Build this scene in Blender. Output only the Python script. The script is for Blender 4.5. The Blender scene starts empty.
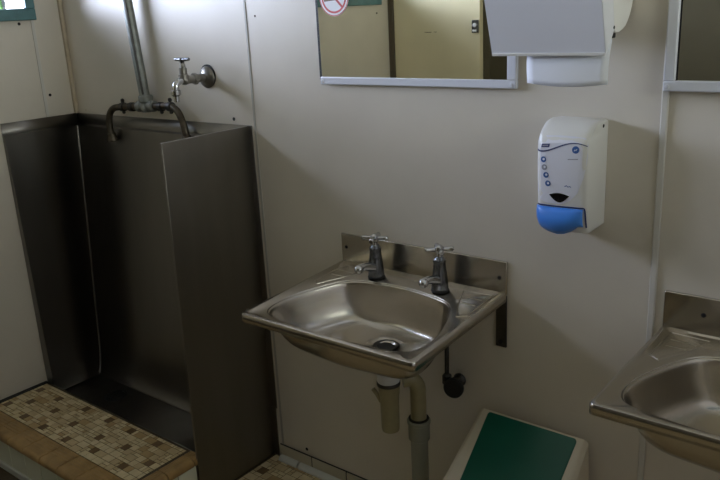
import bpy, math, random
from mathutils import Vector, Matrix
random.seed(7)
S = bpy.context.scene
COL = S.collection
PI = math.pi

# ------------------------------------------------------------------ materials
def lin(c):
    return tuple(((v/255)/12.92 if v/255 <= .04045 else ((v/255+.055)/1.055)**2.4) for v in c)

def mat(name, rgb, rough=.5, metal=0., noise=None, bump=None, spec=.5, trans=0., rough_noise=None, alpha=None, emit=None):
    """noise=(scale, amount, stretch) mottles the colour; bump=(scale, strength); rough_noise=(scale, amount, stretch)"""
    m = bpy.data.materials.new(name); m.use_nodes = True
    nt = m.node_tree; b = nt.nodes['Principled BSDF']
    c = lin(rgb)
    b.inputs['Base Color'].default_value = (*c, 1)
    b.inputs['Roughness'].default_value = rough
    b.inputs['Metallic'].default_value = metal
    b.inputs['Specular IOR Level'].default_value = spec
    b.inputs['Transmission Weight'].default_value = trans
    tc = nt.nodes.new('ShaderNodeTexCoord')
    def ntex(scale, stretch=(1, 1, 1), detail=4):
        mp = nt.nodes.new('ShaderNodeMapping'); mp.inputs['Scale'].default_value = stretch
        t = nt.nodes.new('ShaderNodeTexNoise'); t.inputs['Scale'].default_value = scale; t.inputs['Detail'].default_value = detail
        nt.links.new(tc.outputs['Object'], mp.inputs['Vector']); nt.links.new(mp.outputs['Vector'], t.inputs['Vector'])
        return t
    if noise:
        t = ntex(noise[0], noise[2] if len(noise) > 2 else (1, 1, 1))
        r = nt.nodes.new('ShaderNodeMapRange'); r.inputs['From Min'].default_value = .3; r.inputs['From Max'].default_value = .7
        r.inputs['To Min'].default_value = 1-noise[1]; r.inputs['To Max'].default_value = 1+noise[1]*.5
        mx = nt.nodes.new('ShaderNodeMix'); mx.data_type = 'RGBA'; mx.blend_type = 'MULTIPLY'; mx.inputs[0].default_value = 1
        mx.inputs[6].default_value = (*c, 1)
        nt.links.new(t.outputs['Fac'], r.inputs['Value']); nt.links.new(r.outputs['Result'], mx.inputs[7])
        nt.links.new(mx.outputs[2], b.inputs['Base Color'])
    if rough_noise:
        t = ntex(rough_noise[0], rough_noise[2] if len(rough_noise) > 2 else (1, 1, 1))
        r = nt.nodes.new('ShaderNodeMapRange'); r.inputs['From Min'].default_value = .3; r.inputs['From Max'].default_value = .7
        r.inputs['To Min'].default_value = rough-rough_noise[1]; r.inputs['To Max'].default_value = rough+rough_noise[1]
        nt.links.new(t.outputs['Fac'], r.inputs['Value']); nt.links.new(r.outputs['Result'], b.inputs['Roughness'])
    if bump:
        t = ntex(bump[0], bump[2] if len(bump) > 2 else (1, 1, 1))
        bp = nt.nodes.new('ShaderNodeBump'); bp.inputs['Strength'].default_value = bump[1]; bp.inputs['Distance'].default_value = .002
        nt.links.new(t.outputs['Fac'], bp.inputs['Height']); nt.links.new(bp.outputs['Normal'], b.inputs['Normal'])
    return m

def glass_mat(name, tint=(225, 232, 228), gloss=.1):
    m = bpy.data.materials.new(name); m.use_nodes = True; nt = m.node_tree
    for n in list(nt.nodes): nt.nodes.remove(n)
    o = nt.nodes.new('ShaderNodeOutputMaterial'); tr = nt.nodes.new('ShaderNodeBsdfTransparent'); tr.inputs[0].default_value = (*lin(tint), 1)
    gl = nt.nodes.new('ShaderNodeBsdfGlossy'); gl.inputs['Roughness'].default_value = .03
    mx = nt.nodes.new('ShaderNodeMixShader'); mx.inputs[0].default_value = gloss
    nt.links.new(tr.outputs[0], mx.inputs[1]); nt.links.new(gl.outputs[0], mx.inputs[2]); nt.links.new(mx.outputs[0], o.inputs[0])
    return m

M = {}
M['wall'] = mat('wall_panel_paint', (214, 206, 192), .42, noise=(5, .05), bump=(90, .12))
M['batten'] = mat('batten_paint', (206, 202, 194), .4)
M['batten_old'] = mat('old_batten_paint', (194, 180, 158), .5, noise=(30, .15))
M['groove'] = mat('panel_joint', (176, 172, 162), .6)
M['ceiling'] = mat('ceiling_paint', (204, 195, 178), .6)
M['steel'] = mat('brushed_steel', (196, 189, 178), .23, 1., rough_noise=(6, .03))
M['dull_steel'] = mat('dull_steel', (136, 132, 126), .36, 1., rough_noise=(9, .03, (3, 3, .4)), noise=(5, .06, (3, 3, .3)))
M['dark_steel'] = mat('dark_steel', (84, 82, 80), .45, 1., noise=(40, .2))
M['chrome'] = mat('chrome', (200, 200, 200), .12, 1.)
M['old_chrome'] = mat('worn_chrome', (120, 122, 126), .22, 1., noise=(60, .3))
M['pipe_grey'] = mat('galvanised_pipe', (140, 143, 138), .45, .55, noise=(45, .22))
M['copper'] = mat('tarnished_copper', (88, 80, 68), .4, .8, noise=(60, .35))
M['brass'] = mat('worn_brass', (146, 142, 134), .35, .8, noise=(50, .3))
M['black'] = mat('black_rubber', (22, 21, 20), .6)
M['hole'] = mat('black_screw', (14, 13, 12), .7)
M['grime'] = mat('black_sealant', (30, 29, 26), .6, noise=(50, .3))
M['white_alu'] = mat('white_aluminium', (218, 220, 228), .35)
M['mirror'] = mat('mirror_silver', (240, 240, 230), .015, 1.)
M['white_plastic'] = mat('white_plastic', (222, 220, 216), .34)
M['white_cover'] = mat('white_cover', (214, 214, 220), .4)
M['cream_plastic'] = mat('cream_plastic', (218, 216, 200), .4)
M['paper'] = mat('paper', (232, 234, 240), .9, bump=(40, .2))
M['blue'] = mat('blue_lever_plastic', (72, 140, 236), .3)
M['ink'] = mat('navy_print', (44, 56, 110), .5)
M['ink_blue'] = mat('blue_print', (52, 92, 158), .5)
M['ink_grey'] = mat('grey_print', (150, 150, 160), .5)
M['smoke_window'] = mat('dark_sight_window', (28, 24, 22), .12)
M['pvc'] = mat('grey_pvc', (138, 138, 124), .4, noise=(20, .06))
M['trap'] = mat('yellowed_trap_plastic', (148, 138, 104), .35, noise=(30, .1))
M['trap_nut'] = mat('trap_nut', (205, 205, 205), .4)
M['bin'] = mat('white_bin_plastic', (216, 206, 184), .4, noise=(12, .06))
M['bin_green'] = mat('dark_green_plastic', (8, 92, 74), .33, noise=(10, .08))
M['teal'] = mat('teal_paint', (84, 124, 128), .45, noise=(30, .12))
M['door'] = mat('cream_laminate', (232, 220, 182), .35, noise=(6, .04))
M['post'] = mat('shaded_jamb_brown', (88, 78, 62), .5)
M['shaded_panel'] = mat('shaded_olive_panel', (92, 85, 66), .5, noise=(6, .08))
M['red'] = mat('red_print', (206, 84, 84), .5)
M['sticker'] = mat('white_sticker', (236, 234, 236), .4)
M['cig'] = mat('brown_print', (120, 92, 74), .5)
M['grout'] = mat('dark_grout', (74, 62, 44), .8, noise=(70, .2))
M['t1'] = mat('tile_beige', (214, 197, 158), .4, noise=(40, .12))
M['t2'] = mat('tile_sand', (196, 175, 134), .4, noise=(40, .12))
M['t3'] = mat('tile_tan', (178, 150, 104), .4, noise=(40, .12))
M['t4'] = mat('tile_brown', (116, 90, 58), .4, noise=(40, .15))
M['nosing'] = mat('nosing_tile', (166, 134, 86), .38, noise=(22, .25))
M['riser'] = mat('pale_green_tile', (226, 228, 208), .25, noise=(8, .05))
M['skirt'] = mat('skirting_tile', (190, 182, 160), .3, noise=(8, .06))
M['white_strip'] = mat('white_strip', (206, 206, 198), .4)
M['glass'] = glass_mat('louvre_glass')
M['leaf'] = mat('reed_leaf', (70, 120, 54), .5, noise=(8, .3))
M['leaf2'] = mat('dry_reed_leaf', (176, 170, 80), .5)
M['concrete'] = mat('yard_concrete', (170, 168, 160), .9, noise=(3, .1))

# ------------------------------------------------------------------ mesh helpers
class MB:
    def __init__(s): s.v = []; s.f = []; s.m = []
    def add(s, vs, fs, mi=0):
        o = len(s.v); s.v += [tuple(p) for p in vs]
        for f in fs: s.f.append([i+o for i in f]); s.m.append(mi)
        return s
    def box(s, x0, x1, y0, y1, z0, z1, mi=0):
        vs = [(x, y, z) for z in (z0, z1) for y in (y0, y1) for x in (x0, x1)]
        return s.add(vs, [(0, 2, 3, 1), (4, 5, 7, 6), (0, 1, 5, 4), (2, 6, 7, 3), (0, 4, 6, 2), (1, 3, 7, 5)], mi)
    def loft(s, rings, closed=True, cap0=False, cap1=False, mi=0):
        n = len(rings[0]); vs = [p for r in rings for p in r]; fs = []
        for a in range(len(rings)-1):
            for i in range(n if closed else n-1):
                j = (i+1) % n
                fs.append((a*n+i, a*n+j, (a+1)*n+j, (a+1)*n+i))
        if cap0: fs.append(tuple(range(n))[::-1])
        if cap1: fs.append(tuple((len(rings)-1)*n+i for i in range(n)))
        return s.add(vs, fs, mi)
    def prism_x(s, prof, x0, x1, mi=0):           # prof in (y,z)
        return s.loft([[(x0, y, z) for y, z in prof], [(x1, y, z) for y, z in prof]], True, True, True, mi)
    def lathe(s, base, axis, prof, n=24, mi=0):   # prof list of (radius, distance along axis)
        base = Vector(base); a = Vector(axis).normalized()
        u = a.orthogonal().normalized(); w = a.cross(u)
        rings = [[base+a*d+(u*math.cos(2*PI*i/n)+w*math.sin(2*PI*i/n))*max(r, 1e-5) for i in range(n)] for r, d in prof]
        return s.loft(rings, True, True, True, mi)
    def tube(s, pts, r, n=14, smooth=0, mi=0):
        pts = [Vector(p) for p in pts]
        if smooth: pts = catmull(pts, smooth)
        rs = r if isinstance(r, (list, tuple)) else [r]*len(pts)
        if len(rs) != len(pts):
            rs = [rs[min(len(rs)-1, int(i*len(rs)/len(pts)))] for i in range(len(pts))]
        rings = []; prev = None
        for i, p in enumerate(pts):
            t = (pts[min(i+1, len(pts)-1)]-pts[max(i-1, 0)]).normalized()
            if prev is None: u = t.orthogonal().normalized()
            else:
                u = (prev - t*prev.dot(t)).normalized()
            prev = u; w = t.cross(u)
            rings.append([p+(u*math.cos(2*PI*k/n)+w*math.sin(2*PI*k/n))*rs[i] for k in range(n)])
        return s.loft(rings, True, True, True, mi)
    def ball(s, c, r, n=14, mi=0, sc=(1, 1, 1)):
        rings = []
        for a in range(1, n):
            th = PI*a/n
            rings.append([(c[0]+sc[0]*r*math.sin(th)*math.cos(2*PI*k/n/1), c[1]+sc[1]*r*math.sin(th)*math.sin(2*PI*k/n), c[2]-sc[2]*r*math.cos(th)) for k in range(n)])
        return s.loft(rings, True, True, True, mi)
    def build(s, name, mats, parent=None, bevel=0., smooth=35, solid=0., seg=2, origin=None):
        me = bpy.data.meshes.new(name)
        vs = s.v
        if origin is None and parent is None and vs:
            xs = [min(p[i] for p in vs) for i in range(3)]; xe = [max(p[i] for p in vs) for i in range(3)]
            origin = ((xs[0]+xe[0])/2, (xs[1]+xe[1])/2, xs[2])
        if parent is not None and origin is None: origin = tuple(world_loc(parent))
        me.from_pydata([(p[0]-origin[0], p[1]-origin[1], p[2]-origin[2]) for p in vs], [], s.f)
        mats = mats if isinstance(mats, (list, tuple)) else [mats]
        for m in mats: me.materials.append(m)
        if len(mats) > 1: me.polygons.foreach_set('material_index', s.m)
        me.validate(); 
        import bmesh
        bm = bmesh.new(); bm.from_mesh(me); bmesh.ops.recalc_face_normals(bm, faces=bm.faces); bm.to_mesh(me); bm.free()
        if smooth:
            me.shade_smooth(); me.set_sharp_from_angle(angle=math.radians(smooth))
        o = bpy.data.objects.new(name, me); COL.objects.link(o)
        o.location = origin
        if parent is not None:
            o.parent = parent; pl = world_loc(parent)
            o.location = (origin[0]-pl[0], origin[1]-pl[1], origin[2]-pl[2])
        if bevel:
            b = o.modifiers.new('bevel', 'BEVEL'); b.width = bevel; b.segments = seg; b.limit_method = 'ANGLE'; b.angle_limit = math.radians(40)
        if solid:
            q = o.modifiers.new('solid', 'SOLIDIFY'); q.thickness = solid; q.offset = 0
        return o

def world_loc(o):
    p = Vector(o.location)
    while o.parent: o = o.parent; p += Vector(o.location)
    return p

def catmull(P, k):
    out = []
    Q = [P[0]*2-P[1]]+P+[P[-1]*2-P[-2]]
    for i in range(1, len(Q)-2):
        a, b, c, d = Q[i-1:i+3]
        for j in range(k):
            t = j/k
            out.append(.5*((2*b)+(c-a)*t+(2*a-5*b+4*c-d)*t*t+(3*b-a-3*c+d)*t**3))
    out.append(P[-1]); return out

def tag(o, label, cat, group=None):
    o['label'] = label; o['category'] = cat
    if group: o['group'] = group
    return o
def struct(o): o['kind'] = 'structure'; return o
def thing(name, loc, label, cat, group=None):
    o = bpy.data.objects.new(name, None); o.empty_display_size = .05; COL.objects.link(o); o.location = loc
    return tag(o, label, cat, group)

# ------------------------------------------------------------------ room shell
CEIL = 2.35; XR = 3.55; FL = .012
WY0, WY1, WZ0, WZ1 = -1.935, -.145, 1.552, 2.03      # clear opening of the left window
struct(MB().box(-.12, XR+.1, 0, .1, 0, CEIL).build('wall_back', M['wall'], smooth=0))
w = MB()
w.box(-.12, 0, -2.4, 0, 0, WZ0); w.box(-.12, 0, -2.4, 0, WZ1, CEIL)
w.box(-.12, 0, WY1, 0, WZ0, WZ1); w.box(-.12, 0, -2.4, WY0, WZ0, WZ1)
struct(w.build('wall_left', M['wall'], smooth=0))
# right wall with a louvre window like the left one
w = MB()
w.box(XR, XR+.12, -2.4, 0, 0, WZ0); w.box(XR, XR+.12, -2.4, 0, WZ1, CEIL)
w.box(XR, XR+.12, WY1, 0, WZ0, WZ1); w.box(XR, XR+.12, -2.4, WY0, WZ0, WZ1)
struct(w.build('wall_right', M['wall'], smooth=0))
# front wall: cubicle door at the left end, then panels with the shade of that dim end put into their colour
FY = -2.05
w = MB(); w.box(.585, XR, -2.4, -2.3, 0, CEIL)
w.box(.575, .625, -2.3, FY-.04, 0, CEIL)
struct(w.build('wall_front', M['shaded_panel'], smooth=0))
struct(MB().box(-.12, XR+.1, -2.4, .1, CEIL, CEIL+.08).build('ceiling', M['ceiling'], smooth=0))
# cubicle door, and the jamb with its shade put into the brown
d = struct(MB().box(.035, .588, FY-.035, FY, .15, 2.1).build('door_1', M['door'], bevel=.002, smooth=30))
lt = MB(); lt.box(.545, .583, FY, FY+.012, 1.345, 1.41); lt.lathe((.564, FY+.012, 1.385), (0, 1, 0), [(.011, 0), (.011, .006), (.008, .008)], 16, 1); lt.box(.553, .575, FY+.012, FY+.02, 1.352, 1.362, 1)
lt.build('door_latch', [M['old_chrome'], M['sticker']], d, bevel=.002)
sc = MB(); sc.box(.24, .285, FY-.0005, FY+.0008, 1.352, 1.355); sc.box(.30, .32, FY-.0005, FY+.0008, 1.353, 1.355); sc.build('scratch', M['post'], d, smooth=0)
struct(MB().box(-.02, .032, FY-.05, FY+.01, FL, CEIL).build('trim_1', M['post'], bevel=.003))
struct(MB().box(-.12, .588, FY-.1, FY-.04, 0, CEIL).build('wall_cubicle', M['shaded_panel'], smooth=0))

# wall battens and the joint between the back panels
struct(MB().box(0, .014, -.014, 0, 1.168, CEIL).build('trim_2', M['batten_old'], bevel=.003))
struct(MB().box(0, .003, -.1275, -.1155, 1.168, 1.512).build('trim_3', M['batten'], bevel=.001))
struct(MB().box(2.1735, 2.1875, -.007, 0, .075, CEIL).build('trim_4', M['batten'], bevel=.002))
struct(MB().box(.9655, .9735, -.002, 0, .065, CEIL).build('trim_5', M['groove'], bevel=.0006))

# skirting tiles along the back wall + white strip
sk = MB(); x = .958
while x < XR-.01:
    x1 = min(x+.148, XR); sk.box(x, x1-.003, -.008, 0, .012, .064); x += .15
sk.box(.957, XR, -.005, 0, .012, .066, 1)
struct(sk.build('baseboard_back', [M['skirt'], M['grime']], bevel=.0015))
st = MB(); x = .965
for L in (.09, .3, .3, .3, .3, .3, .3, .3, .3):
    st.prism_x([(-.008, .012), (-.026, .012), (-.026, .018), (-.02, .026), (-.008, .03)], x, min(x+L-.006, XR-.01)); x += L
    if x > XR-.05: break
struct(st.build('trim_6', M['white_strip'], bevel=.001))

# ---- mosaic: squares and oblongs of mixed size packed on a grid
def mosaic(x0, x1, y0, y1, z, u=.0145, gap=.0017, h=.0012, seed=1, lim=None):
    rnd = random.Random(seed); nx = int((x1-x0)/u); ny = int((y1-y0)/u)
    occ = [[False]*ny for _ in range(nx)]; b = MB()
    def put(i, j, a, c, mi):
        for p in range(i, i+a):
            for q in range(j, j+c): occ[p][q] = True
        X0, X1, Y0, Y1 = x0+i*u+gap/2, x0+(i+a)*u-gap/2, y0+j*u+gap/2, y0+(j+c)*u-gap/2
        zz = z+h+rnd.uniform(-.0003, .0003); e = .0012
        vs = [(X0, Y0, z), (X1, Y0, z), (X1, Y1, z), (X0, Y1, z), (X0+e, Y0+e, zz), (X1-e, Y0+e, zz), (X1-e, Y1-e, zz), (X0+e, Y1-e, zz)]
        b.add(vs, [(4, 5, 6, 7), (0, 1, 5, 4), (1, 2, 6, 5), (2, 3, 7, 6), (3, 0, 4, 7)], mi)
    def fits(i, j, a, c): return i+a <= nx and j+c <= ny and not any(occ[p][q] for p in range(i, i+a) for q in range(j, j+c))
    # the dark squares come in a regular scatter
    for k in range(0, nx, 10):
        for l in range(0, ny, 5):
            i = k+(5 if (l//5) % 2 else 0)+rnd.randint(0, 1); j = l+rnd.randint(0, 1)+1
            if i < nx and j < ny and fits(i, j, 2, 2): put(i, j, 2, 2, 4)
    for i in range(nx):
        for j in range(ny):
            if occ[i][j]: continue
            ch = [(2, 2), (2, 2), (2, 1), (1, 2), (3, 2), (1, 1)]; rnd.shuffle(ch); ch.append((1, 1))
            for a, c in ch:
                if fits(i, j, a, c):
                    put(i, j, a, c, rnd.choice([1, 1, 1, 2, 2, 3])); break
    b.box(x0, x1, y0, y1, z-.02, z, 0)
    return b
MOS = [M['grout'], M['t1'], M['t2'], M['t3'], M['t4']]
b = mosaic(.93, XR, -2.05, 0, FL-.001, u=.016, seed=3)
b.box(0, .93, -2.4, 0, FL-.021, FL-.001); b.box(.93, XR, -2.4, -2.05, FL-.021, FL-.001)
struct(b.build('floor', MOS, smooth=0))
struct(MB().box(-4, 8, -6, 4, -.06, -.02).build('ground', M['concrete'], smooth=0))

# ------------------------------------------------------------------ left window (teal louvre window)
def louvre_window(name, X, sg):
    """frame in the wall plane x = X, sg = +1 when the room lies on the +x side"""
    def bx(m, a, c, *r): m.box(min(X+sg*a, X+sg*c), max(X+sg*a, X+sg*c), *r)
    fr = MB()
    bx(fr, -.1, .018, WY0-.03, WY1+.034, 1.512, WZ0); bx(fr, -.1, .018, WY0-.03, WY1+.034, WZ1, WZ1+.035)
    bx(fr, -.1, .018, WY1, WY1+.034, WZ0, WZ1); bx(fr, -.1, .018, WY0-.03, WY0, WZ0, WZ1); bx(fr, -.1, .018, -1.06, -1.02, WZ0, WZ1)
    win = struct(fr.build(name, M['teal'], bevel=.003))
    for k in range(4):
        for (a, c) in ((WY0, -1.06), (-1.02, WY1)):
            z = WZ0+.008+k*.121
            p = MB(); vs = [(-.005, z), (-.010, z), (-.065, z+.118), (-.060, z+.118)]
            p.loft([[(X+sg*q, a+.004, Z) for q, Z in vs], [(X+sg*q, c-.004, Z) for q, Z in vs]], True, True, True); p.build('pane', M['glass'], win, smooth=0)
    for k in range(9):
        y = WY1-.06-k*.2
        if abs(y+1.04) < .05: continue
        MB().lathe((X-sg*.088, y, WZ0), (0, 0, 1), [(.006, 0), (.006, WZ1-WZ0)], 10).build('bar', M['black'], win)
louvre_window('window_1', 0, 1)
louvre_window('window_2', XR, -1)
# reeds outside the louvre window
rd = MB(); rr = random.Random(4)
for k in range(34):
    y = rr.uniform(-.05, .3); x = rr.uniform(-.75, -.5); h = rr.uniform(1.7, 2.0); lx, ly = rr.uniform(-.12, .12), rr.uniform(-.08, .08); wd = rr.uniform(.007, .015)
    pts = [Vector((x+lx*t*t, y+ly*t*t, -.02+h*t)) for t in (0, .3, .6, .85, 1)]
    rings = [[p+Vector((0, -wd*q, 0)), p+Vector((wd*.3, 0, 0)), p+Vector((0, wd*q, 0))] for p, q in zip(pts, (1, 1, .9, .6, .08))]
    rd.loft(rings, True, True, True, rr.choice([0, 0, 1]))
g = tag(rd.build('reed_plant', [M['leaf'], M['leaf2']]), 'clump of green and yellow reeds outside behind the teal louvre window', 'plant')
g['kind'] = 'stuff'

# ------------------------------------------------------------------ urinal step
SZ = .17
s = thing('urinal_step', (.46, -.46, FL), 'low tiled step with mosaic top and tan bullnose edge in front of the steel urinal', 'step')
MB().box(.001, .915, -.598, -.309, FL, SZ-.022).build('base', M['grout'], s, smooth=0)
b = mosaic(.022, .872, -.532, -.311, SZ-.002, seed=11, u=.0142)
b.build('mosaic_top', MOS, s, smooth=0)
MB().box(.002, .021, -.60, -.309, SZ-.022, SZ+.002).build('sealant', M['grime'], s, bevel=.003)
def bull(y0, y1, z): # bullnose profile front edge at y0
    r = .016; pr = [(y1, z), (y0+r, z)]
    for k in range(1, 7):
        a = PI/2*k/6; pr.append((y0+r-r*math.sin(a), z-r+r*math.cos(a)))
    pr += [(y0+.001, z-.024), (y0+.010, z-.028), (y1, z-.028)]
    return pr
n = MB(); x = .022
for L in [.07]+[.1005]*9:
    x1 = min(x+L-.003, .868)
    if x1-x < .01: break
    n.prism_x(bull(-.622, -.5345, SZ), x, x1)
    for q in range(4): n.box(x+.003, x1-.003, -.547-q*.012, -.541-q*.012, SZ-.004, SZ+.0015)
    x += L
# right-hand return: two narrow ribbed rows along the open end
y = -.622
for L in (.08, .1005, .1005, .1005):
    y1 = min(y+L-.003, -.311)
    if y1-y < .01: break
    pr = [(-(p[0]), p[1]) for p in bull(-.924, -.8725, SZ)]
    n.loft([[(px, y, pz) for px, pz in pr], [(px, y1, pz) for px, pz in pr]], True, True, True)
    for q in range(3): n.box(.876+q*.01, .881+q*.01, y+.002, y1-.002, SZ-.004, SZ+.0015)
    y += L
n.build('nosing', M['nosing'], s, bevel=.0012)
r = MB(); x = .06
r.box(.002, .057, -.606, -.598, FL+.028, SZ-.0285)
while x < .91:
    r.box(x, min(x+.0975, .914), -.606, -.598, FL+.028, SZ-.0285); x += .1005
y = -.604
while y < -.34:
    r.box(.9145, .9185, y, min(y+.0975, -.335), FL+.028, SZ-.0285); y += .1005
r.build('riser', M['riser'], s, bevel=.001)
r = MB(); r.box(.002, .918, -.612, -.6, FL, FL+.027); r.build('kick_strip', M['white_strip'], s, bevel=.004)

# ------------------------------------------------------------------ stainless steel urinal
U = thing('urinal', (.47, -.15, FL), 'tall dark stainless steel slab urinal in the room corner', 'urinal')
def back_y(z): return -.014-.072*max(0, (1.12-z))/.9 if z < 1.12 else -.014
def left_x(z): return .014+.03*max(0, (1.12-z))/.9 if z < 1.12 else .014
prof = [(-.004, 1.168), (-.004, 1.128), (-.014, 1.1225)]
for k in range(1, 9):
    z = 1.12-(1.12-.24)*k/8; prof.append((back_y(z), z))
for k in range(1, 7):
    a = PI/2*k/6; prof.append((-.084-.035*(1-math.cos(a)), .24-.105*math.sin(a)))
rings = []
for y, z in prof: rings.append([(left_x(z)-.006 if z < 1.125 else .003, y, z), (.3, y, z), (.6, y, z), (.934-.018*(1.165-z)/1.15, y, z)])
MB().loft(rings, False).build('back_slab', M['dull_steel'], U, solid=.0015, smooth=30)
prof = [(.004, 1.168), (.004, 1.128), (.014, 1.1225)]
for k in range(1, 9):
    z = 1.12-(1.12-.22)*k/8; prof.append((left_x(z), z))
for k in range(1, 6):
    a = PI/2*k/5; prof.append((.044+.02*(1-math.cos(a)), .22-.085*math.sin(a)))
rings = []
for x, z in prof: rings.append([(.002, -.304, z), (x, -.304, z), (x, -.2, z), (x, back_y(z)-.001 if z < 1.12 else -.005, z)])
MB().loft(rings, False).build('side_slab', M['dull_steel'], U, solid=.0015, smooth=30)
MB().loft([[(.05, y, z), (.5, y, z), (.914, y, z)] for y, z in ((-.105, .137), (-.13, .131), (-.2, .127), (-.28, .131), (-.301, .137), (-.3045, .158), (-.3075, .166), (-.309, .15))], False).build('trough', M['dull_steel'], U, solid=.0015)
MB().tube([(left_x(z)+.0005, back_y(z)-.0025, z) for z in (1.122, 1.0, .8, .6, .4, .24)]+[(.047, -.094, .19), (.054, -.106, .152), (.06, -.115, .14)], .0038, 8).build('corner_seam', M['dull_steel'], U)
g = MB(); g.lathe((.27, -.185, .1275), (0, 0, 1), [(.042, 0), (.044, .003), (.036, .005), (.036, .003), (.001, .003)], 28)
for k in range(-2, 3): g.box(.245, .295, -.186+k*.012, -.182+k*.012, .130, .1325)
g.build('drain_grate', M['black'], U)
p = MB(); dx = lambda z: -.018*(1.165-z)/1.15
vs = []
for z in (FL+.002, 1.166):
    for (x, y) in ((.933, -.002), (.933, -.331), (.942, -.331), (.942, -.002)): vs.append((x+dx(z), y, z))
p.add(vs, [(0, 1, 2, 3), (4, 7, 6, 5), (0, 4, 5, 1), (1, 5, 6, 2), (2, 6, 7, 3), (3, 7, 4, 0)])
p.box(.923, .957, -.003, -.0005, .2, 1.168); p.box(.925, .95, -.003, -.0005, FL+.002, .2)
p.build('partition_slab', M['dull_steel'], U, bevel=.0025)

# flush pipe with twin spreader arms
P = thing('flush_pipe', (.487, -.035, 1.11), 'grey vertical flush pipe with tee and two curved spreader arms above the urinal', 'pipe')
bz = 1.235
MB().tube([(.487, -.036, bz), (.452, -.034, 1.56), (.3668, -.034, CEIL-.001)], .0175, 20).build('riser_pipe', M['pipe_grey'], P)
MB().tube([(.499, -.052, bz+.02), (.468, -.0505, 1.54), (.385, -.051, CEIL-.001)], .0035, 8).build('conduit', M['dark_steel'], P)
t = MB(); t.lathe((.485, -.034, 1.195), (.04, 0, 1), [(.017, 0), (.021, .006), (.021, .02), (.018, .03), (.025, .036), (.025, .052), (.021, .056)], 20)
t.lathe((.44, -.034, 1.2115), (1, 0, .05), [(.016, 0), (.019, .003), (.019, .022), (.016, .025), (.016, .065), (.019, .068), (.019, .087), (.016, .09)], 20)
t.build('tee', M['pipe_grey'], P)
def arm(pts, ext):
    a = MB(); a.tube(pts, .0115, 16, 6); a.lathe(ext, (0, .12, -1), [(.012, 0), (.016, .004), (.016, .014), (.02, .02), (.021, .03), (.014, .034)], 18); return a
al = arm([(.45, -.034, 1.213), (.40, -.034, 1.21), (.34, -.034, 1.2065), (.292, -.036, 1.198), (.266, -.038, 1.17), (.262, -.04, 1.13), (.263, -.04, 1.112)], (.263, -.039, 1.114)).build('spreader_arm', M['copper'], P)
ar = arm([(.51, -.034, 1.214), (.56, -.034, 1.216), (.61, -.034, 1.218), (.648, -.036, 1.205), (.672, -.038, 1.172), (.683, -.04, 1.14), (.684, -.04, 1.126)], (.684, -.039, 1.128)).build('spreader_arm', M['copper'], P)
for o_, xs in ((al, (.352, .405)), (ar, (.565, .615))):
    for X in xs:
        c = MB(); zc = 1.2115+(X-.485)*.04
        c.lathe((X-.011, -.034, zc), (1, 0, .04), [(.0135, 0), (.0155, .002), (.0155, .018), (.0135, .02)], 16)
        if X in (.352, .615, .565): c.lathe((X, -.034, zc-.023), (0, 0, 1), [(.004, 0), (.006, .003), (.0055, .01), (.005, .012 if X == .565 else .04), (.0065, .014 if X == .565 else .043), (.0065, .018 if X == .565 else .049), (.003, .02 if X == .565 else .052)], 10)
        c.build('clip', M['dark_steel'], o_)

# wall tap beside the pipe
T = thing('wall_tap', (.775, 0, 1.25), 'old chrome bib tap with T handle on the wall above the urinal', 'tap')
f_ = MB(); f_.lathe((.775, -.0005, 1.311), (0, -1, 0), [(.033, 0), (.034, .004), (.031, .009), (.02, .014), (.013, .018)], 32); f_.build('flange', M['brass'], T)
MB().lathe((.777, -.0003, 1.315), (0, -1, 0), [(.0355, 0), (.0355, .002)], 32).build('gasket', M['black'], T)
b = MB(); b.tube([(.775, -.012, 1.311), (.775, -.08, 1.311), (.775, -.095, 1.311)], .0125, 18)
b.lathe((.775, -.045, 1.311), (0, -1, 0), [(.016, 0), (.018, .002), (.018, .014), (.016, .016)], 6)
b.ball((.775, -.093, 1.312), .0165, 16)
b.lathe((.775, -.095, 1.315), (0, 0, 1), [(.0155, 0), (.0155, .012), (.012, .014), (.012, .032), (.009, .034), (.007, .046)], 18)
b.build('tap_body', M['brass'], T)
sp = MB(); sp.tube([(.775, -.095, 1.311), (.775, -.115, 1.309), (.775, -.128, 1.299), (.775, -.131, 1.28)], .0105, 16, 5)
sp.lathe((.775, -.131, 1.286), (0, 0, -1), [(.011, 0), (.0155, .003), (.0155, .015), (.011, .018), (.0085, .02), (.0085, .037)], 20); sp.build('spout', M['chrome'], T)
h = MB(); h.tube([(.742, -.095, 1.3735), (.76, -.095, 1.3725), (.79, -.095, 1.3725), (.808, -.095, 1.3735)], [.0048, .0058, .0058, .0048], 12, 0); h.lathe((.775, -.095, 1.357), (0, 0, 1), [(.006, 0), (.007, .01), (.0085, .016), (.005, .021)], 14)
h.build('handle', M['old_chrome'], T)

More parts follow.
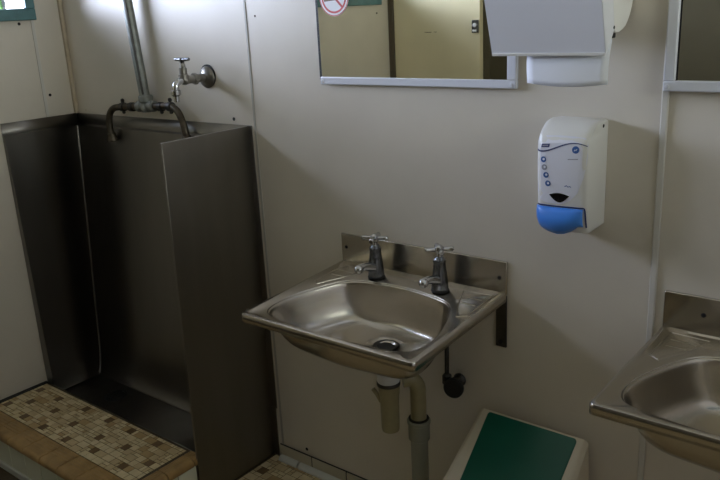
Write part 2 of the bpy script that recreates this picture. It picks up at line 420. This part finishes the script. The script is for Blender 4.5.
# ------------------------------------------------------------------ wash basins
HW = .266
half = [(.267, -.402), (.32, -.399), (.37, -.394), (.42, -.389), (.455, -.383), (.483, -.369), (.497, -.343), (.5005, -.31), (.496, -.27), (.485, -.23), (.467, -.182), (.447, -.143), (.427, -.119), (.395, -.103), (.33, -.09), (.267, -.084)]
poly = half+[(2*.267-x, y) for x, y in half[-2:0:-1]]
poly = [(p.x, p.y) for p in catmull([Vector((x, y, 0)) for x, y in poly]+[Vector((*poly[0], 0))], 4)][:-1]
BC = Vector((.267, -.25))
def rayhit(pg, ang):
    d = Vector((math.cos(ang), math.sin(ang))); best = None
    for i in range(len(pg)):
        a = Vector(pg[i])-BC; b = Vector(pg[(i+1) % len(pg)])-BC
        e = b-a; den = d.x*e.y-d.y*e.x
        if abs(den) < 1e-12: continue
        t = (a.x*e.y-a.y*e.x)/den; q = (a.x*d.y-a.y*d.x)/den
        if t > 0 and -1e-6 <= q <= 1+1e-6 and (best is None or t > best): best = t
    return BC+d*best
def rrect(x0, x1, y0, y1, r, n=6):
    o = []
    for cx, cy, a0 in ((x1-r, y1-r, 0), (x0+r, y1-r, PI/2), (x0+r, y0+r, PI), (x1-r, y0+r, 3*PI/2)):
        for k in range(n+1): a = a0+PI/2*k/n; o.append((cx+r*math.cos(a), cy+r*math.sin(a)))
    return o
def basin(X0, ZD, tilt, label, holes):
    B = thing('wash_basin', (X0+HW, -.2, ZD-.145), label, 'basin', 'stainless wash basins on the wall')
    tz = lambda y: tilt*y
    W, D = .532, .42
    outer = rrect(0, W, -D, -.001, .012)
    angs = sorted(set([round(math.atan2(y-BC.y, x-BC.x), 6) for x, y in outer]+[round(-PI+2*PI*(k+.5)/120, 6) for k in range(120)]))
    def ring(pg, z, cx=0): return [(X0+q.x, q.y, ZD+z+tz(q.y)) for q in (rayhit(pg, a) for a in angs)]
    def pscale(s, c=BC): return [(c.x+(x-c.x)*s, c.y+(y-c.y)*s) for x, y in poly]
    rings = [ring(outer, -.021), ring(outer, -.004), ring(rrect(.0015, W-.0015, -D+.0015, -.002, .011), -.001), ring(rrect(.005, W-.005, -D+.005, -.005, .01), 0),
             ring(rrect(.014, W-.014, -D+.010, -.012, .012), 0), ring(rrect(.019, W-.019, -D+.0135, -.016, .014), -.0035),
             ring(pscale(1.025), -.004), ring(pscale(1.006), -.0065)]
    m = MB(); m.loft(rings, True)
    # raised soap-dish beads at both back corners and the bead along the back
    def bead(pts, r=.0017): m.tube([(X0+x, y, ZD-.0038+tz(y)) for x, y in pts], r, 8)
    for sgn in (0, 1):
        fx = (lambda x: x) if sgn else (lambda x: W-x)
        bead([(fx(.425), -.035), (fx(.505), -.03), (fx(.508), -.16), (fx(.487), -.175)]); bead([(fx(.425), -.035), (fx(.455), -.115), (fx(.487), -.175)])
        bead([(fx(.44), -.07), (fx(.495), -.066)]); bead([(fx(.455), -.1), (fx(.495), -.1)])
    m.build('rim_deck', M['steel'], B, solid=.0012, smooth=40)
    # bowl
    D0 = Vector((.274, -.175)); rows = [ring(pscale(1.006), -.0065)]
    for s_, z in ((.993, -.011), (.98, -.02), (.958, -.038), (.932, -.057), (.90, -.075), (.862, -.091), (.815, -.104), (.755, -.113), (.66, -.119), (.5, -.1245), (.3, -.129), (.1, -.1315)):
        t = max(0, min(1, (1-s_)/.75)); c = BC.lerp(D0, min(1, t*1.15))
        rows.append([(X0+q.x, q.y, ZD+z+tz(q.y)) for q in ((rayhit(poly, a)-BC)*s_+c for a in angs)])
    mb = MB(); mb.loft(rows, True); mb.build('bowl', M['steel'], B, solid=.0012, smooth=60)
    dz = ZD-.131+tz(-.175)
    q = MB(); q.lathe((X0+D0.x, D0.y, dz-.004), (0, 0, 1), [(.03, -.02), (.03, .003), (.034, .0065), (.029, .0075), (.025, .005), (.022, .003), (.0215, -.015)], 32); q.build('waste_outlet', M['dark_steel'], B)
    q = MB(); q.lathe((X0+D0.x, D0.y, dz-.004), (0, 0, 1), [(.0245, -.002), (.0245, .0045), (.001, .0045)], 28); q.build('waste_hole', M['black'], B)
    sb = MB(); sb.box(0+X0, X0+W, -.009, -.0015, ZD-.006, ZD+.082); sb.build('splashback', M['steel'], B, bevel=.002)
    for hx, hz in holes:
        MB().lathe((X0+hx, -.0088, ZD+hz), (0, -1, 0), [(.005, 0), (.005, .0012), (.003, .002)], 14).build('screw', M['hole'], B)
    for hx in (W-.016, .016):
        br = MB(); br.box(X0+hx-.015, X0+hx+.015, -.0075, -.0012, ZD-.15, ZD-.008); br.box(X0+hx-.015, X0+hx+.015, -.16, -.0075, ZD-.03+tilt*.1, ZD-.024+tilt*.1)
        br.build('bracket', M['dark_steel'], B, bevel=.002)
        MB().lathe((X0+hx, -.0075, ZD-.135), (0, -1, 0), [(.006, 0), (.006, .003), (.003, .0045)], 12).build('screw', M['hole'], B)
    return B
X1, X2, ZD = 1.295, 2.207, .795
basin(X1, ZD, .0571, 'stainless steel wash basin with two pillar taps, seen whole under the mirror', [(.018, .042), (.512, .038)])
basin(X2, ZD, 0., 'stainless steel wash basin cut off by the right edge of the photo, beside the batten', [(.083, .042), (.45, .042)])

# pillar taps
def pillar(X, Y, label, turn):
    z0 = ZD-.004+.0571*Y
    t = thing('pillar_tap', (X, Y, z0), label, 'tap', 'pillar taps on the whole basin')
    MB().lathe((X, Y, z0+.0022), (0, 0, 1), [(.023, 0), (.024, .003), (.022, .006)], 28).build('base_ring', M['black'], t)
    b = MB(); b.lathe((X, Y, z0+.007), (0, 0, 1), [(.0215, 0), (.022, .004), (.021, .02), (.018, .045), (.0155, .07), (.0165, .074), (.0165, .08), (.013, .083), (.011, .088)], 28)
    b.build('tap_body', M['old_chrome'], t)
    s_ = MB(); s_.tube([(X, Y-.012, z0+.034), (X, Y-.033, z0+.042), (X, Y-.053, z0+.048), (X, Y-.068, z0+.049), (X, Y-.077, z0+.043)], [.0135, .012, .0105, .0098, .0095], 16)
    s_.ball((X, Y-.074, z0+.046), .0125, 16)
    s_.build('spout', M['chrome'], t)
    h = MB(); h.lathe((X, Y, z0+.094), (0, 0, 1), [(.007, 0), (.0065, .008), (.011, .014), (.012, .02), (.011, .027), (.006, .031)], 20)
    for k in range(4):
        a = turn+k*PI/2; c, s2 = math.cos(a), math.sin(a)
        h.tube([(X+c*r, Y+s2*r, z0+.114) for r in (.008, .015, .027, .033, .037)], [.0052, .0052, .0060, .0072, .0045], 12)
    h.build('handle', M['chrome'], t)
pillar(X1+.167, -.065, 'left chrome pillar tap of the whole basin, nearer the urinal', .35)
pillar(X1+.372, -.065, 'right chrome pillar tap of the whole basin, nearer the soap dispenser', .75)

# waste: bottle trap, pipe, stop valve
t = thing('bottle_trap', (1.57, -.178, .405), 'yellowed plastic bottle trap hanging under the whole basin', 'trap')
MB().lathe((1.572, -.175, .535), (0, 0, 1), [(.019, 0), (.019, .104)], 24).build('tailpiece', M['trap_nut'], t)
b = MB(); b.lathe((1.572, -.175, .552), (0, 0, 1), [(.027, 0), (.03, .003), (.03, .026), (.026, .03)], 28); b.build('nut', M['trap_nut'], t)
MB().lathe((1.572, -.175, .544), (0, 0, 1), [(.031, 0), (.0315, .002), (.0315, .008), (.031, .009)], 28).build('seal', M['dark_steel'], t)
b = MB(); b.lathe((1.573, -.175, .407), (0, 0, 1), [(.015, 0), (.023, .003), (.0245, .012), (.0255, .09), (.0265, .108), (.028, .113), (.0285, .137)], 28)
b.tube([(1.556, -.189, .495), (1.545, -.193, .517), (1.536, -.197, .53)], .006, 10)
b.build('bottle', M['trap'], t)
t2 = thing('waste_pipe', (1.627, -.12, FL), 'grey plastic waste pipe dropping to the floor under the whole basin', 'pipe')
MB().tube([(1.627, -.12, FL), (1.627, -.12, .40)], .0235, 24).build('pipe', M['pvc'], t2)
c = MB(); c.lathe((1.627, -.12, .372), (0, 0, 1), [(.0255, 0), (.029, .003), (.029, .048), (.0315, .05), (.0315, .058), (.0265, .061)], 28); c.build('coupling', M['pvc'], t2)
MB().lathe((1.627, -.12, .433), (0, 0, 1), [(.0275, 0), (.0275, .004)], 28).build('seal', M['black'], t2)
e = MB(); e.tube([(1.627, -.12, .43), (1.627, -.12, .50), (1.626, -.121, .53), (1.618, -.129, .549), (1.608, -.139, .554), (1.598, -.149, .553)], .0215, 22, 5); e.build('elbow', M['trap'], t2)
v = thing('stop_valve', (1.68, -.03, .48), 'dark round stop valve with thin supply pipe on the wall below the basin', 'valve')
MB().lathe((1.685, -.001, .515), (0, -1, 0), [(.018, 0), (.019, .004), (.016, .009), (.011, .012), (.011, .02)], 28).build('flange', M['dark_steel'], v)
b = MB(); b.lathe((1.685, -.018, .515), (0, -1, 0), [(.013, 0), (.016, .004), (.016, .022), (.012, .026)], 20); b.tube([(1.685, -.03, .515), (1.655, -.03, .522)], .010, 14); b.lathe((1.661, -.03, .507), (0, 0, 1), [(.011, 0), (.013, .003), (.013, .026), (.009, .03)], 6); b.build('valve_body', M['dark_steel'], v)
h = MB(); h.lathe((1.694, -.043, .514), (.25, -1, .1), [(.012, 0), (.025, .003), (.0275, .007), (.0275, .015), (.024, .019), (.008, .02)], 28); h.build('hand_wheel', M['black'], v)
MB().tube([(1.661, -.03, .53), (1.6615, -.03, .62), (1.664, -.045, .70), (1.666, -.065, .775)], .0062, 12, 4).build('supply_pipe', M['dark_steel'], v)

# ------------------------------------------------------------------ waste bin
b = thing('waste_bin', (1.916, -.17, FL), 'white plastic bin with dark green flap lid on the floor under the basins', 'bin')
def rr3(x0, x1, y0, y1, z, r): return [(x, y, z) for x, y in rrect(x0, x1, y0, y1, r, 5)]
bd = MB(); bd.loft([rr3(1.785, 2.045, -.285, -.05, FL, .03), rr3(1.757, 2.075, -.318, -.03, .30, .03), rr3(1.755, 2.078, -.32, -.03, .315, .03)], True, True, True)
bd.build('bin_body', M['bin'], b)
# wedge lid: sloping face z = .472 + .7*(y+.045)
sl = lambda y: .472+.7*(y+.045)
def lid_ring(x0, x1, yb, yf, fz, n=8):
    # corners: back-left, back-right, then the front with rounded corners
    return [(x0, yb, fz(yb)), (x1, yb, fz(yb)), (x1+.008, (yb+yf)/2, fz((yb+yf)/2)), (x1+.008, yf+.05, fz(yf+.05)), (x1-.004, yf+.015, fz(yf+.015)), (x1-.03, yf, fz(yf)), ((x0+x1)/2, yf-.004, fz(yf-.004)), (x0+.03, yf, fz(yf)), (x0+.004, yf+.015, fz(yf+.015)), (x0-.008, yf+.05, fz(yf+.05)), (x0-.008, (yb+yf)/2, fz((yb+yf)/2))]
ld = MB()
base = lid_ring(1.763, 2.07, -.033, -.312, lambda y: .314)
mid = lid_ring(1.768, 2.064, -.034, -.305, lambda y: max(.322, sl(y)-.014))
top = lid_ring(1.779, 2.054, -.040, -.288, lambda y: max(.326, sl(y)))
ld.loft([base, mid, top], True, True, True)
ld.build('lid', M['bin'], b, bevel=.006, seg=3)
def flap_pts(off):
    o = []
    for x, y in rrect(1.7965, 2.040, -.245, -.0455, .008, 5): o.append((x+(y+.0455)*-.06*(1 if x < 1.9 else -.02), y, sl(y)+off))
    return o
fp = MB(); fp.loft([flap_pts(-.004), flap_pts(.003)], True, True, True); fp.build('flap', M['bin_green'], b, bevel=.003)

# ------------------------------------------------------------------ mirrors
def mirror(x0, x1, z0, z1, y0, label, left=.022):
    m = thing('wall_mirror', ((x0+x1)/2, -.01, z0), label, 'mirror', 'wall mirrors over the basins')
    w_ = .022; yb, yf = -.001, y0
    MB().box(x0+(left*.5 if left else -.006), x1-w_*.5, yb-.007, yb-.001, z0+.012, z1-.012).build('backing', M['black'], m, smooth=0)
    MB().box(x0+left+.004, x1-w_-.001, yb-.0095, yb-.0075, z0+w_-.002, z1-w_).build('glass', M['mirror'], m, smooth=0)
    f = MB(); f.box(x0, x1, yf, yb, z0, z0+.0205); f.box(x0, x1, yf, yb, z1-w_, z1); f.box(x1-.0245, x1, yf+.001, yb, z0+.0205, z1-w_); (f.box(x0, x0+left, yf+.001, yb, z0+.0205, z1-w_) if left else None)
    f.build('frame', M['white_alu'], m, bevel=.0025)
    for X in (x0+.008, x1-.012):
        MB().lathe((X, yf, z0+.009), (0, -1, 0), [(.005, 0), (.0045, .0015), (.002, .0022)], 12).build('screw', M['white_alu'], m)
    return m
mirror(1.257, 1.85, 1.2995, 1.88, -.014, 'white framed mirror above the whole basin, left of the paper towel dispenser', left=0)
mirror(2.1785, 2.78, 1.3035, 1.88, -.02, 'white framed mirror at the right edge of the photo beside the vertical batten', left=.021)
# no-smoking sticker on the first mirror
sx, sz, sy = 1.3195, 1.527, -.0112
st = thing('no_smoking_sticker', (sx, sy, sz-.04), 'round red and white no smoking sticker on the mirror corner', 'sticker')
MB().lathe((sx, sy, sz), (0, -1, 0), [(.050, 0), (.050, .0004)], 48).build('disc', M['sticker'], st, smooth=0)
def annulus(r0, r1, y):
    a = MB(); n = 48
    a.loft([[(sx+r*math.cos(2*PI*k/n), yy, sz+r*math.sin(2*PI*k/n)) for k in range(n)] for r, yy in ((r0, y), (r1, y), (r1, y-.0003), (r0, y-.0003), (r0, y))], True); return a
annulus(.0375, .0425, sy-.0004).build('red_ring', M['red'], st, smooth=0)
annulus(.0475, .0495, sy-.0004).build('edge_line', M['red'], st, smooth=0)
def rotbox(cx, cz, L, H, a, y0, y1):
    c, s_ = math.cos(a), math.sin(a); b_ = MB()
    vs = [(sx+cx+dx*c-dz*s_, y, sz+cz+dx*s_+dz*c) for y in (y0, y1) for dx, dz in ((-L/2, -H/2), (L/2, -H/2), (L/2, H/2), (-L/2, H/2))]
    return b_.add(vs, [(0, 1, 2, 3), (4, 7, 6, 5), (0, 4, 5, 1), (1, 5, 6, 2), (2, 6, 7, 3), (3, 7, 4, 0)])
rotbox(-.004, -.004, .062, .012, .06, sy-.0004, sy-.0006).build('cigarette', M['cig'], st, smooth=0)
rotbox(0, 0, .076, .006, -PI/4, sy-.0006, sy-.0009).build('red_bar', M['red'], st, smooth=0)

# ------------------------------------------------------------------ paper towel dispenser
TX0, TX1 = 1.858, 2.105
t = thing('paper_towel_dispenser', ((TX0+TX1)/2, -.09, 1.383), 'white paper towel dispenser on the wall overlapping the mirror corner', 'dispenser')
bp = [(-.0265, 1.80), (-.0265, 1.482), (-.029, 1.470), (-.035, 1.456), (-.045, 1.442), (-.058, 1.430), (-.072, 1.424), (-.088, 1.4225), (-.10, 1.43), (-.12, 1.50), (-.12, 1.80)]
bp = [(-.001, 1.80), (-.001, 1.485), (-.006, 1.47), (-.014, 1.456), (-.0246, 1.444), (-.036, 1.434), (-.05, 1.428), (-.07, 1.423), (-.088, 1.4225), (-.098, 1.428), (-.115, 1.50), (-.13, 1.80)]
MB().prism_x(bp, TX0+.004, TX1-.0015).build('back_case', M['white_plastic'], t, bevel=.002)
cp = [(-.1395, 1.383), (-.171, 1.486), (-.195, 1.565), (-.2, 1.60), (-.2, 1.80), (-.131, 1.80), (-.1165, 1.50), (-.1, 1.43), (-.12, 1.404)]
cv = MB()
cv.prism_x(cp, TX1-.0025, TX1); cv.prism_x(cp, TX0, TX0+.0025)
th = .003
fp_ = [(-.1395, 1.383), (-.171, 1.486), (-.195, 1.565), (-.2, 1.60), (-.2, 1.80), (-.197, 1.80), (-.197, 1.60), (-.192, 1.566), (-.168, 1.487), (-.1365, 1.384)]
cv.prism_x(fp_, TX0, TX1); cv.box(TX0, TX1, -.2, -.131, 1.797, 1.80)
cv.build('front_cover', M['white_cover'], t, bevel=.0015)
MB().prism_x([(-.1385, 1.3825), (-.1415, 1.3825), (-.1435, 1.3885), (-.1405, 1.3885)], TX0+.001, TX1-.001).build('cover_lip', M['white_plastic'], t, bevel=.0008)
lk = MB(); lk.box(TX1-.02, TX1-.003, -.097, -.084, 1.413, 1.4225); lk.build('lock_tab', M['black'], t, bevel=.002)
MB().lathe((TX1, -.104, 1.4335), (1, 0, 0), [(.0035, -.001), (.0035, .0006)], 12).build('lock_hole', M['hole'], t)
# towel
rings = []
pw0, pw1 = 1.927, 2.1005
for k in range(9):
    q = k/8; z = 1.412-.087*q; y = -.108-.006*math.sin(q*PI)-.004*q
    rings.append([(pw0+(pw1-pw0)*i/10+.004*(1-q)*(i/10-.1), y-.006*math.sin(i/10*PI), z-.006*q*math.sin(i/10*PI)) for i in range(11)])
tag(MB().loft(rings, False).build('paper_towel', M['paper'], solid=.001, smooth=60), 'folded white paper towel hanging out below the paper towel dispenser', 'paper towel')

# ------------------------------------------------------------------ soap dispenser
SX0, SX1, SB, ST = 1.9440, 2.0635, 1.003, 1.2415
sd = thing('soap_dispenser', ((SX0+SX1)/2, -.055, .992), 'white soap dispenser with blue push lever on the wall below the towel dispenser', 'dispenser')
DEP = [(1.003, .088), (1.013, .092), (1.03, .098), (1.06, .104), (1.1, .107), (1.15, .109), (1.19, .109), (1.204, .107), (1.213, .102), (1.219, .097), (1.228, .086), (1.235, .073), (1.2395, .06), (1.2415, .046)]
def dep(z):
    if z <= DEP[0][0]: return DEP[0][1]
    for (a, p), (b_, q) in zip(DEP, DEP[1:]):
        if z <= b_: return p+(q-p)*(z-a)/(b_-a)
    return DEP[-1][1]
cxs = (SX0+SX1)/2; hw = (SX1-SX0)/2
def front(x, z):
    u = max(-1, min(1, (x-cxs)/hw)); k = .5+.5*min(1, max(0, (z-1.18)/.05))
    return -dep(z)+(.018 if u < 0 else .007)*(abs(u)**12)+.003*u*u
def sec(z, inset=0):
    o = [(SX1-inset*.4, -.001, z), (SX0+inset*.4, -.001, z)]
    for k in range(25):
        u = -1+2*k/24; x = cxs+hw*u*(1-inset*2); o.append((x, front(cxs+hw*u, z), z))
    return o
zs = [1.003, 1.008]+[1.02+.012*k for k in range(15)]+[1.20, 1.21, 1.218, 1.225, 1.231, 1.235, 1.238, 1.240, 1.2415]
MB().loft([sec(z, .03 if z == 1.003 else (.0 if z < 1.2355 else .03*((z-1.2355)/.006)**2)) for z in zs], True, True, True).build('case', M['white_plastic'], sd, smooth=50)
def decal(name, pts, m, off=.0006, sub=1):
    """flat print following the curved front: fan from the centre with a few rings"""
    cx_ = sum(p[0] for p in pts)/len(pts); cz_ = sum(p[1] for p in pts)/len(pts); n_ = len(pts); b_ = MB(); R_ = 5
    rings = []
    for r in range(1, R_+1): rings.append([(cx_+(x-cx_)*r/R_, front(cx_+(x-cx_)*r/R_, cz_+(z-cz_)*r/R_)-off, cz_+(z-cz_)*r/R_) for x, z in pts])
    b_.loft(rings, True, True); o = b_.build(name, m, sd, smooth=0, solid=.0004); return o
def strip(name, pts, wd, m, off=.0006):
    b_ = MB(); a_ = []; c_ = []
    for i, (x, z) in enumerate(pts):
        x0_, z0_ = pts[max(0, i-1)]; x1_, z1_ = pts[min(len(pts)-1, i+1)]; L = math.hypot(x1_-x0_, z1_-z0_) or 1
        nx_, nz_ = -(z1_-z0_)/L, (x1_-x0_)/L; h_ = (wd(i/(len(pts)-1)) if callable(wd) else wd)/2
        a_.append((x+nx_*h_, front(x+nx_*h_, z+nz_*h_)-off, z+nz_*h_)); c_.append((x-nx_*h_, front(x-nx_*h_, z-nz_*h_)-off, z-nz_*h_))
    b_.loft([a_, c_], False); return b_.build(name, m, sd, smooth=0, solid=.0004)
circ = lambda x, z, r, n_=20: [(x+r*math.cos(2*PI*k/n_), z+r*math.sin(2*PI*k/n_)) for k in range(n_)]
# the pale label panel with its curved right-hand edge
lab = [(1.9475, 1.2), (1.95, 1.21), (1.97, 1.2145), (2.0, 1.216), (2.03, 1.2155), (2.055, 1.213), (2.0615, 1.2), (2.061, 1.165), (2.0555, 1.131), (2.043, 1.096), (2.0265, 1.077), (2.012, 1.0695), (1.999, 1.067), (1.975, 1.067), (1.958, 1.073), (1.951, 1.09), (1.948, 1.12), (1.9475, 1.16)]
M['label'] = mat('pale_label', (226, 226, 236), .35)
decal('label_panel', lab, M['label'], .0004)
wave = [(p.x, p.y) for p in catmull([Vector(q) for q in ((1.9475, 1.1835, 0), (1.956, 1.1815, 0), (1.966, 1.1818, 0), (1.978, 1.1845, 0), (1.99, 1.1892, 0), (2.003, 1.1945, 0), (2.017, 1.1995, 0), (2.029, 1.202, 0), (2.041, 1.2022, 0), (2.052, 1.2, 0), (2.0605, 1.197, 0))], 4)]
strip('wave_line', wave, lambda q: .0036-.0020*q, M['ink'], .0012)
decal('badge', [(1.9595, 1.1895), (1.9785, 1.191), (1.98, 1.1985), (1.961, 1.197)], M['ink'], .0012)
strip('badge_letters', [(1.963, 1.1935), (1.976, 1.1948)], .0022, M['ink_grey'], .0022)
decal('round_logo', circ(2.0375, 1.189, .0078), M['ink_blue'], .0012)
strip('logo_mark', [(2.0345, 1.1865), (2.0365, 1.1895), (2.0385, 1.1875), (2.0405, 1.191)], .0016, M['label'], .0022)
for k, (x, z) in enumerate(((1.9655, 1.1635), (1.968, 1.1466), (1.972, 1.1299), (1.9765, 1.1116))):
    o_ = decal('symbol', circ(x, z, .0064), M['ink_blue'] if k != 1 else M['ink_grey'], .0012)
    decal('symbol_mark', circ(x+.0012, z+.0008, .0026, 12), M['label'], .0022)
strip('small_print', [(2.021, 1.1678), (2.043, 1.1696)], .0018, M['ink_grey'], .0012)
strip('signature', [(2.015, 1.108), (2.019, 1.111), (2.022, 1.108), (2.026, 1.1095), (2.029, 1.108)], .0016, M['ink_blue'], .0012)
eye = []
for k in range(13): eye.append((1.9795+.046*k/12, 1.0875+.005*math.sin(PI*k/12)))
for k in range(1, 12): eye.append((2.0255-.046*k/12, 1.0875-.016*math.sin(PI*k/12)))
decal('sight_window', eye, M['smoke_window'], .0012)
# blue lever: curved plate with a drooping lower edge
lv = MB(); cols = 20; rows_ = []
lx0, lx1 = 1.9485, 2.0555
LB = [(0, 1.024), (.04, 1.016), (.12, 1.0085), (.25, 1.0025), (.45, .999), (.6, 1.0015), (.75, 1.009), (.84, 1.016), (.9, 1.0215), (1, 1.0225)]
def lev_bot(u):
    for (p, a_), (q, c_) in zip(LB, LB[1:]):
        if u <= q: return a_+(c_-a_)*(u-p)/(q-p)
for r in range(7):
    q = r/6; row = []
    for c_ in range(cols+1):
        u = c_/cols; x = lx0+(lx1-lx0)*u; zt = 1.0590+.002*u; zb = lev_bot(u); z = zt+(zb-zt)*q
        y = front(x, max(z, 1.003))-.0025-.016*math.sin(PI*min(1, q*.9))*math.sin(PI*min(max(u, .02), .98))**.5-.003*q
        row.append((x, y, z))
    rows_.append(row)
lv.loft(rows_, False); lv.build('push_lever', M['blue'], sd, solid=.003, smooth=60)
M['blue_dark'] = mat('lever_shadow_gap', (24, 42, 104), .5)
strip('lever_gap', [(1.948+.107*k/20, 1.0615+.002*k/20) for k in range(21)]+[(2.0575, 1.0625), (2.0585, 1.057), (2.059, 1.018)], .0028, M['blue_dark'], .0014)
MB().lathe((SX1, -.028, 1.229), (1, 0, 0), [(.004, -.001), (.004, .0006)], 12).build('key_hole', M['hole'], sd)

# ------------------------------------------------------------------ screws in the wall
def screw(p, ax, label, r=.0055, m='hole'):
    tag(MB().lathe(p, ax, [(r, 0), (r, .0012), (r*.6, .002)], 12).build('wall_screw', M[m]), label, 'screw', 'screws in the wall panels')
L_ = (1, 0, 0); B_ = (0, -1, 0)
screw((0, -.1713, 1.501), L_, 'black screw just below the teal window frame on the left wall')
screw((0, -.0988, 1.2455), L_, 'black screw on the left wall between corner and batten, above the urinal')
screw((.0623, 0, 1.1801), B_, 'small rusty screw in the back wall by the room corner over the urinal', .003, 'batten_old')
screw((.8769, 0, 1.1843), B_, 'black screw in the back wall just above the top of the urinal partition')
screw((1.0085, 0, 1.4879), B_, 'tiny screw high on the back wall right of the panel joint', .003, 'post')
screw((1.0816, 0, .0853), B_, 'black screw low on the back wall just above the skirting tiles')
screw((2.115, 0, .64), B_, 'black screw on the back wall at the left edge of the right basin')
screw((0, -1.935, 1.468), L_, 'black screw on the left wall under the window, seen only in the mirror')

# ------------------------------------------------------------------ light
def area(name, loc, rot, sx_, sy_, power, color):
    l = bpy.data.lights.new(name, 'AREA'); l.shape = 'RECTANGLE'; l.size = sx_; l.size_y = sy_; l.energy = power; l.color = color
    o = bpy.data.objects.new(name, l); COL.objects.link(o); o.location = loc; o.rotation_euler = rot; return o
# daylight outside the two louvre windows
# (left: stacked lamps dimming upward, added to soften the shadow edge on the wall)
for nm, z0, z1, k in (('yard', 1.0, 2.0, 1), ('fade_low', 2.0, 2.25, .62), ('fade_mid', 2.25, 2.55, .3), ('fade_high', 2.55, 2.9, .12)):
    area('daylight_left_'+nm, (-1.6, -.98, (z0+z1)/2), (0, -PI/2, 0), z1-z0, 2.8, 222*k*(z1-z0)*2.8, (.85, .87, 1.22))
area('daylight_right_yard', (XR+.85, -.25, 1.5), (0, PI/2, 0), .8, 2.5, 165, (1.0, .95, .92))
area('daylight_right_upper', (XR+.86, -.75, 2.05), (0, PI/2, 0), .25, 1.5, 5, (1.0, .95, .9))
wd = bpy.data.worlds.new('world'); S.world = wd; wd.use_nodes = True
wd.node_tree.nodes['Background'].inputs[0].default_value = (.75, .85, 1, 1); wd.node_tree.nodes['Background'].inputs[1].default_value = .35

# ------------------------------------------------------------------ camera
def camrot(yaw, pit, rol):
    yaw, pit, rol = map(math.radians, (yaw, pit, rol))
    F = Vector((math.sin(yaw)*math.cos(pit), math.cos(yaw)*math.cos(pit), math.sin(pit)))
    r = Vector((math.cos(yaw), -math.sin(yaw), 0)); u = r.cross(F)
    c, s_ = math.cos(rol), math.sin(rol)
    R_, U_ = r*c+u*s_, u*c-r*s_
    return Matrix(((R_.x, U_.x, -F.x), (R_.y, U_.y, -F.y), (R_.z, U_.z, -F.z)))
cam = bpy.data.cameras.new('camera'); co = bpy.data.objects.new('camera', cam); COL.objects.link(co)
cam.sensor_width = 36; cam.lens = 762.45*36/720; cam.clip_start = .02
co.matrix_world = Matrix.Translation((1.655*1.615, -1.615, 1.49)) @ camrot(-39.163, -16.773, -2.906).to_4x4()
S.camera = co
S.view_settings.view_transform = 'Standard'; S.view_settings.look = 'None'; S.view_settings.gamma = 1; S.view_settings.exposure = .11
S.view_settings.use_curve_mapping = False
S.cycles.max_bounces = 10; S.cycles.diffuse_bounces = 6; S.cycles.transparent_max_bounces = 16
